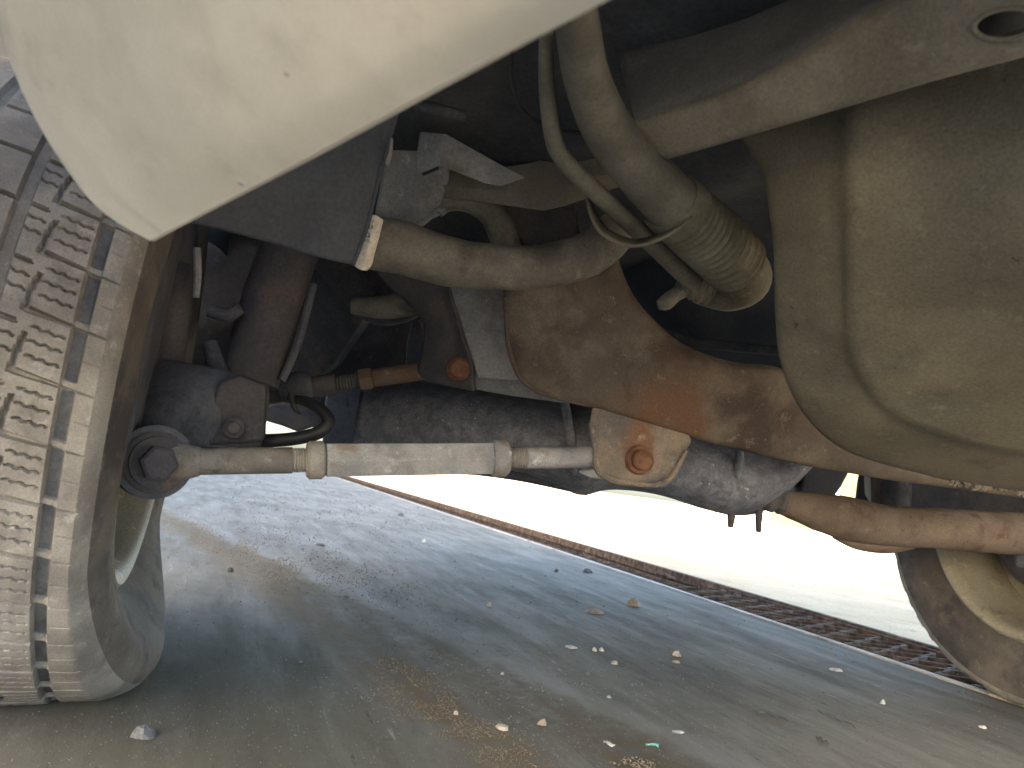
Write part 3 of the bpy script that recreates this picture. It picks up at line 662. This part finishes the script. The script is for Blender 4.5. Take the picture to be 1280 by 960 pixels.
# ---- knuckle, strut, second link
sheet('knuckle', [[(140, 470, .86), (200, 462, .83), (262, 470, .82), (330, 488, .84)], [(140, 505, .84), (200, 500, .80), (258, 505, .80), (332, 515, .83)], [(140, 545, .83), (200, 545, .79), (256, 545, .80), (328, 552, .83)], [(145, 575, .83), (205, 572, .80), (262, 565, .81), (320, 560, .84)]], 'dark chassis', car, 6, 6, solid=.03, dent=.006)
plate('knuckle_bracket', [(272, 478), (300, 470), (332, 482), (330, 552), (258, 558), (255, 545)], [(272, 478, .79), (330, 485, .80), (260, 555, .79)], .02, 'brown chassis', car, .004)
bolt('bolt', 292, 535, .785, 13, 'brown chassis')
tube('backing_plate', [(150, 500, .93, 60), (152, 520, .91, 85), (153, 530, .90, 86)], 'dark chassis', car, 30, 4)
tube('strut', [(372, 290, .93, 36), (352, 340, .92, 36), (330, 410, .90, 36), (312, 480, .885, 35)], 'brown chassis', car, 26, 6)
tube('strut_rib', [(392, 355, .91, 5), (372, 430, .895, 5), (352, 476, .88, 5)], 'dark chassis', car, 8, 5)
tube('damper', [(222, 330, .85, 20), (214, 390, .845, 22), (204, 468, .84, 24)], 'brown chassis', car, 20, 5)
tube('damper_cap', [(204, 455, .838, 28), (202, 478, .836, 27)], 'dark chassis', car, 20, 3)
tube('bump_stop', [(246, 310, .83, 5), (247, 345, .83, 5), (245, 372, .83, 4)], 'grey chassis', car, 8, 4)
tube('hose_bracket', [(262, 388, .86, 9), (285, 394, .86, 9), (300, 385, .86, 8)], 'dark chassis', car, 10, 5)
tube('hose_bracket', [(262, 430, .86, 10), (272, 460, .85, 11), (282, 478, .84, 9)], 'dark chassis', car, 10, 5)
tube('ball_stud', [(190, 345, .86, 18), (196, 335, .86, 12)], 'dark chassis', car, 12, 3)
LA, LB = P(300, 497, .95), P(560, 459, .985); LD = (LB-LA).normalized()
seg('toe_link_rod', 300, 420, .0135, 'brown chassis'); 
a, b = lt(418), lt(448)
lathe('screw_thread', LA, LB, [(a+(b-a)*k/16, .0105-(.0012 if k % 2 else 0)) for k in range(17)], 'brown chassis', car, 20)
seg('lock_nut', 448, 466, .0150, 'orange rust', 6, .002, .3, bevel=.001); seg('toe_link_rod', 466, 560, .0118, 'orange rust')
tube('link_boot', [(352, 487, .945, 16), (366, 485, .946, 20), (380, 483, .948, 19), (390, 482, .95, 13)], 'dark chassis', car, 18, 5)
tube('brake_hose', [(362, 498, .90, 5), (385, 503, .88, 7), (405, 516, .87, 8), (410, 530, .865, 8.5), (395, 542, .86, 8.5), (362, 549, .855, 8.5), (325, 551, .85, 8.5), (295, 550, .85, 8)], 'black rubber', car, 16, 8)
tube('hose_clip', [(364, 492, .89, 5), (366, 504, .885, 4), (370, 513, .885, 3), (377, 517, .885, 1.5)], 'black rubber', car, 8, 4)

# ---- body rails seen past the strut
sheet('fender_apron', [[(120, 20, 1.18), (260, 20, 1.2), (400, 20, 1.22), (560, 20, 1.22)], [(120, 180, 1.18), (260, 180, 1.22), (400, 180, 1.26), (560, 180, 1.26)], [(120, 340, 1.2), (250, 340, 1.25), (390, 330, 1.34), (540, 300, 1.34)], [(120, 480, 1.2), (240, 490, 1.25), (350, 490, 1.36), (500, 478, 1.36)]], 'dark chassis', car, 6, 6, solid=.004, dent=.01)
plate('body_rail', [(352, 300), (470, 318), (520, 372), (500, 396), (455, 398), (408, 468), (352, 486), (372, 440), (392, 352)], [(352, 310, 1.22), (520, 372, 1.16), (400, 470, 1.30)], .05, 'dark chassis', car, .006)
tube('rail_edge', [(395, 300, 1.15, 24), (460, 380, 1.13, 20), (500, 388, 1.10, 16), (535, 372, 1.08, 14)], 'dark chassis', car, 14, 6)
tube('stabiliser_bar', [(440, 382, 1.06, 11), (480, 384, 1.06, 15), (515, 378, 1.05, 15), (545, 362, 1.04, 14)], 'dusty arm', car, 16, 6)
plate('fuel_shield', [(440, 405), (520, 388), (545, 470), (470, 560), (400, 560), (405, 490)], [(440, 405, 1.55), (540, 400, 1.5), (440, 560, 1.5)], .06, 'dark chassis', car, .01)
tube('brake_line', [(520, 392, 1.4, 3), (470, 440, 1.4, 3), (428, 482, 1.4, 3)], 'dark chassis', car, 8, 4)
plate('silencer', [(326, 506), (352, 500), (398, 512), (408, 538), (390, 536), (372, 542), (352, 534), (338, 530), (326, 526)], [(326, 506, 1.7), (400, 510, 1.7), (360, 540, 1.72)], .1, 'dark chassis', car, .01)
plate('silencer_shell', [(408, 480), (470, 478), (470, 562), (404, 552)], [(408, 480, 1.75), (470, 480, 1.7), (440, 560, 1.72)], .1, 'grey chassis', car, .01)

# ---- rear axle casing
low_ = [(440, 560), (500, 582), (560, 590), (640, 592), (700, 606), (730, 616), (770, 609), (830, 618), (880, 634), (915, 641), (955, 636), (985, 612), (1018, 578)]
dd = [1.16, 1.12, 1.08, 1.05, 1.03, 1.02, 1.02, 1.03, 1.05, 1.06, 1.07, 1.08, 1.10]
rows = []
tops = [(455, 470), (500, 474), (560, 478), (640, 488), (700, 500), (735, 505), (775, 510), (830, 525), (880, 535), (915, 545), (955, 555), (990, 562), (1016, 570)]
for k in range(13):
    x, y = low_[k]; a_, b_ = tops[k]; d = dd[k]
    rows.append([(a_, b_, d+.10), (a_+(x-a_)*.2, b_+(y-b_)*.2, d+.03), (a_+(x-a_)*.5, b_+(y-b_)*.5, d+.0), (a_+(x-a_)*.78, b_+(y-b_)*.78, d+.005), (a_+(x-a_)*.94, b_+(y-b_)*.94, d+.04), (x, y, d+.09), (x, y-4, d+.2)])
sheet('axle_casing', rows, 'axle casing', car, 6, 5, solid=.006, dent=.003)
tube('casing_rib', [(706, 505, 1.035, 6), (712, 540, 1.022, 6), (716, 580, 1.022, 6), (726, 610, 1.07, 5)], 'axle casing', car, 10, 6, rough=.001)
tube('casing_rib', [(925, 560, 1.075, 5), (922, 590, 1.062, 6), (908, 622, 1.075, 6), (895, 636, 1.11, 5)], 'axle casing', car, 10, 6)
tube('casing_flange', [(560, 584, 1.10, 6), (640, 594, 1.09, 6), (700, 605, 1.09, 7), (735, 614, 1.09, 6)], 'dark chassis', car, 10, 6)
for x, y0, y1 in ((913, 636, 659), (948, 630, 665)):
    tube('drain_stud', [(x+2, y0, 1.12, 5), (x+1, y0+10, 1.12, 5), (x, y1, 1.12, 3.2)], 'brown chassis', car, 10, 3)
tube('shaft_boot', [(960, 618, 1.12, 16), (966, 622, 1.12, 19), (970, 623, 1.12, 16), (975, 624, 1.12, 19), (980, 625, 1.12, 17)], 'dark chassis', car, 20, 6)

# ---- opposite lower arm
tube('suspension_arm', [(962, 624, 1.13, 12), (1000, 634, 1.14, 19), (1050, 646, 1.15, 27), (1110, 657, 1.17, 25), (1180, 661, 1.19, 25), (1250, 666, 1.22, 26), (1340, 668, 1.26, 27)], 'pink rust', car, 28, 8, rough=.0010)
sheet('arm_gusset', [[(1042, 655, 1.15), (1080, 672, 1.16), (1130, 678, 1.175), (1200, 682, 1.19)], [(1040, 668, 1.155), (1072, 684, 1.165), (1110, 686, 1.175), (1140, 682, 1.185)], [(1045, 672, 1.17), (1074, 686, 1.18), (1112, 690, 1.19), (1142, 684, 1.195)]], 'pink rust', car, 6, 4, solid=.005, dent=.002)
plate('hanger_bracket', [(1008, 575), (1062, 590), (1050, 612), (1035, 632), (1000, 618)], [(1008, 580, 1.25), (1060, 590, 1.25), (1020, 620, 1.24)], .08, 'black plastic', car, .004)
plate('hanger_bracket', [(1088, 596), (1140, 600), (1140, 642), (1090, 636)], [(1088, 600, 1.3), (1140, 600, 1.28), (1100, 640, 1.3)], .1, 'brown chassis', car, .004)
plate('hanger_bracket', [(1128, 600), (1215, 608), (1290, 612), (1290, 650), (1128, 645)], [(1128, 600, 1.42), (1290, 612, 1.42), (1200, 640, 1.42)], .1, 'dark chassis', car, .004)
tube('damper', [(1118, 590, 1.3, 16), (1120, 640, 1.28, 16)], 'dark chassis', car, 14, 4)
tube('drain_stud', [(1274, 685, 1.3, 7), (1275, 708, 1.3, 5)], 'dark chassis', car, 10, 3)

# ---- small pieces belong to the part they sit on
OWN = {'lock_nut': 'hexagonal_sleeve', 'link_rod': 'hexagonal_sleeve', 'weld_seam': 'subframe', 'liner_edge': 'arch_liner', 'edge_clip': 'arch_liner', 'bumper_lip': 'bumper_corner',
       'sealant_drip': 'spare_wheel_well', 'eye_bushing': 'link_eye', 'bolt_washer': 'link_eye', 'eye_neck': 'link_eye', 'casing_rib': 'axle_casing', 'casing_flange': 'axle_casing',
       'drain_stud': 'axle_casing', 'strut_rib': 'strut', 'damper_cap': 'damper', 'hose_clip': 'brake_hose', 'infill_strap': 'dark_infill', 'hole_rim': 'frame_rail', 'hole_backing': 'frame_rail',
       'printed_mark': 'paper_label', 'bracket_rim': 'link_bracket', 'flange_slot': 'bracket_flange', 'link_boot': 'toe_link_rod', 'drain_nipple': 'breather_pipe', 'breather_boot': 'breather_pipe',
       'hose_elbow': 'ribbed_hose', 'shaft_boot': 'axle_casing', 'weld_bead': 'subframe_tube'}
for o in list(car.children):
    own = OWN.get(o.name.split('.')[0])
    if own:
        o.parent = D.objects[own]; o.matrix_parent_inverse = Matrix()
bolts = sorted([o for o in car.children if o.name.split('.')[0] == 'bolt'], key=lambda o: o.name)
for o, own in zip(bolts, ('link_hanger', 'link_bracket', 'link_eye', 'knuckle_bracket')):
    o.parent = D.objects[own]; o.matrix_parent_inverse = Matrix()

# ================================================================== loose things on the ground
def stone(px, py, wpx, hpx, m, label, name='stone', cat='stone', group='loose stones on the concrete', seed=0, flat=1.0):
    g = G(px, py); d = (g-CAM).dot(_f); r = wpx*d/960/2; h = hpx*d/960*flat
    rnd = random.Random(seed*13+5); vs = []; fs = []; nl, na = 6, 9
    vs.append(Vector((0, 0, 0)))
    dirs = []
    for i in range(nl+1):
        ph = math.pi*i/nl
        for k in range(na):
            t = 2*math.pi*k/na
            dirs.append(Vector((math.sin(ph)*math.cos(t), math.sin(ph)*math.sin(t), math.cos(ph))))
    cuts = [(Vector((rnd.uniform(-1, 1), rnd.uniform(-1, 1), rnd.uniform(-.2, 1))).normalized(), rnd.uniform(.55, .85)) for _ in range(9)]
    vs = []
    for q in dirs:
        s = 1.0
        for n_, c_ in cuts:
            e = q.dot(n_)
            if e > 1e-3: s = min(s, c_/e)
        vs.append(Vector((q.x*s*r*1.15, q.y*s*r*rnd.uniform(.9, 1.0), max(-.1, q.z*s)*h*.75 + h*.12)))
    fs = [(i*na+k, (i+1)*na+k, (i+1)*na+(k+1) % na, i*na+(k+1) % na) for i in range(nl) for k in range(na)]
    o = mesh(name, vs, fs, m, None, smooth=False, bevel=0); o.location = g; o.rotation_euler = (0, 0, rnd.uniform(0, 6))
    o['label'] = label; o['category'] = cat; o['group'] = group
    return o
ST = [(793, 758, 17, 13, 'pink stone', 'pinkish angular stone nearest the iron grate'),
      (846, 820, 13, 10, 'pale stone', 'pale rounded stone upper of a pair right of centre'),
      (845, 828, 12, 4, 'pink stone', 'flat pink chip just below the pale rounded stone'),
      (626, 911, 20, 10, 'pale stone', 'large cream flat stone at the bottom centre'),
      (677, 906, 13, 10, 'pink stone', 'light rounded pebble right of the large cream stone'),
      (178, 922, 30, 18, 'grey stone', 'dark grey broken stone below the near tyre'),
      (288, 715, 10, 7, 'dark stone', 'small black stone beside the near tyre'),
      (530, 678, 7, 6, 'white scrap', 'tiny white stone high on the grey concrete under the sleeve'),
      (612, 758, 8, 7, 'pale stone', 'small pale pebble alone in the middle of the concrete'),
      (742, 766, 26, 6, 'pink stone', 'brown crumbled clod left of the pinkish stone'),
      (1045, 838, 20, 4, 'white scrap', 'white elongated chip on the right side of the concrete'),
      (847, 915, 16, 3, 'white scrap', 'thin white sliver at lower right of centre'),
      (714, 810, 16, 4, 'white scrap', 'white flake left of a pair of bright chips'),
      (743, 814, 7, 6, 'white scrap', 'left one of two bright chips near the centre'),
      (752, 814, 7, 6, 'white scrap', 'right one of two bright chips near the centre'),
      (768, 830, 11, 5, 'pale stone', 'pale chip below the two bright chips'),
      (735, 843, 10, 5, 'grey stone', 'greyish chip lower left of the pale chip'),
      (761, 872, 7, 4, 'white scrap', 'tiny white speck above the lower stones'),
      (789, 857, 8, 5, 'grey stone', 'small grey pebble on the right half of the centre slab'),
      (1103, 880, 8, 7, 'white scrap', 'tiny white chip far right on the concrete'),
      (1228, 910, 10, 5, 'white scrap', 'small pale chip near the right edge of the picture'),
      (628, 843, 6, 5, 'pale stone', 'small light pebble at the centre of the slab'),
      (570, 893, 7, 6, 'pale stone', 'small pebble left of the large cream stone'),
      (735, 716, 14, 7, 'dark stone', 'blue grey lump near the drain, left of the pinkish stone'),
      (695, 715, 7, 5, 'dark stone', 'tiny dark pebble on the upper slab'),
      (500, 645, 7, 6, 'dark stone', 'dark pebble high on the slab under the sleeve'),
      (773, 657, 8, 4, 'dark stone', 'small dark pebble on the sunlit concrete behind the drain'),
      (400, 682, 16, 5, 'dark stone', 'flat dark stone on the slab right of the tyre'),
      (433, 747, 7, 4, 'grey stone', 'little grey stone in the middle of the left slab'),
      (375, 828, 8, 6, 'grey stone', 'grey pebble at the edge of the tyre shadow'),
      (830, 722, 26, 9, 'grate iron', 'rusty lump stuck on the joint of two grates')]
for i, (x, y, w_, h_, m, lb) in enumerate(ST): stone(x, y, w_, h_, m, lb, seed=i, name='stone')
# crumpled scrap
def scrap(px, py, wpx, m, label, cat, name):
    g = G(px, py); d = (g-CAM).dot(_f); r = wpx*d/960; vs = []; n = 4
    for i in range(n+1):
        for j in range(n+1): vs.append(Vector(((i/n-.5)*r*.7, (j/n-.5)*r*1.6, .003 + abs(noise.noise(Vector((i*.9, j*.9, px))))*r*.7)))
    o = mesh(name, vs, [(i*(n+1)+j, i*(n+1)+j+1, (i+1)*(n+1)+j+1, (i+1)*(n+1)+j) for i in range(n) for j in range(n)], m, None, solid=.0008); o.location = g; o.rotation_euler.z = px
    o['label'] = label; o['category'] = cat
scrap(815, 936, 10, 'turquoise scrap', 'tiny turquoise wrapper scrap at the bottom of the slab', 'litter', 'wrapper_scrap')
scrap(761, 934, 9, 'white scrap', 'curled white paper scrap left of the turquoise scrap', 'litter', 'paper_scrap')
def twig(x0, y0, x1, y1, rp, label):
    pts = []; rad = []
    for k in range(9):
        t = k/8; g = G(x0+(x1-x0)*t, y0+(y1-y0)*t+1.5*math.sin(k*1.7)); d = (g-CAM).dot(_f); pts.append(g+Z*.002); rad.append(rp*d/960*(1-.6*abs(t-.4)))
    vs, fs = sweep(pts, rad, 6); o = mesh('twig', vs, fs, 'dark stone', None); o['label'] = label; o['category'] = 'twig'; o['group'] = 'dark twigs on the slab'
twig(942, 889, 985, 902, 1.0, 'left dark twig on the right part of the slab')
twig(1022, 889, 1070, 911, .9, 'middle dark twig, longest of three on the slab')
twig(1020, 922, 1036, 931, 1.3, 'short dark twig below the other two')

# grains: uncountable, one object per colour
def grains(name, label, cat, m, spots):
    vs = []; fs = []
    for x, y, s in spots:
        g = G(x, y); d = (g-CAM).dot(_f)
        if d > 14: continue
        r = s*d/960*.5; b_ = len(vs); ca = random.random()*6
        for dx, dy, dz in ((1, 0, .25), (0, .8, .3), (-1, 0, .2), (0, -.9, .3), (.1, .1, 1.0), (0, 0, -.1)):
            q = random.uniform(.7, 1.2)*r
            vs.append(g + Vector(((dx*math.cos(ca)-dy*math.sin(ca))*q, (dx*math.sin(ca)+dy*math.cos(ca))*q, dz*q)))
        fs += [(b_+i, b_+(i+1) % 4, b_+4) for i in range(4)] + [(b_+(i+1) % 4, b_+i, b_+5) for i in range(4)]
    o = mesh(name, vs, fs, m, None, smooth=False); o['kind'] = 'stuff'; o['label'] = label; o['category'] = cat
def band(path, n, sp, smin, smax):
    out = []
    while len(out) < n:
        x, y = cr(path, random.random()*(len(path)-1)); k = random.gauss(0, 1)
        x += random.gauss(0, sp*1.2); y += k*sp*.6
        if noise.noise(Vector((x*.03, y*.05, 0))) < -.15: continue
        out.append((x, y, random.uniform(smin, smax)*random.choice((.6, .8, 1, 1, 1.3))))
    return out
sandp = band([(226, 655), (290, 680), (340, 705), (375, 730)], 2600, 14, .8, 2.2) + band([(480, 835), (540, 880), (590, 915), (650, 955)], 2600, 24, .9, 2.8) + band([(790, 955), (810, 962)], 150, 10, 2, 5) + band([(430, 775), (500, 770), (560, 800)], 350, 22, 1, 2.2)
grains('sand', 'brown sand and grit washed in a ridge across the slab', 'sand', 'sand grain', sandp)
darkp = band([(330, 670), (380, 695), (430, 715), (470, 740)], 1500, 22, .7, 2.0) + band([(300, 615), (420, 640), (540, 660)], 900, 26, .8, 2.0) + [(random.uniform(220, 1280), 640 + 320*random.random(), random.uniform(.7, 2.4)) for _ in range(900)]
darkp = [p for p in darkp if p[1] > 612 + .33*(p[0]-500)]
grains('dark_grit', 'dark grit and dirt crumbs scattered beside the tyre', 'grit', 'dark grain', darkp)
lightp = [(random.uniform(0, 1280), 640 + 320*random.random()**.7, random.uniform(.7, 2.2)) for _ in range(3200)]
lightp = [p for p in lightp if p[1] > 610 + .33*(p[0]-500)] + band([(440, 830), (520, 840), (640, 850), (760, 860)], 300, 40, 1.2, 3)
grains('light_grit', 'tiny pale stone chips sprinkled over the grey slab', 'grit', 'grey grain', lightp)
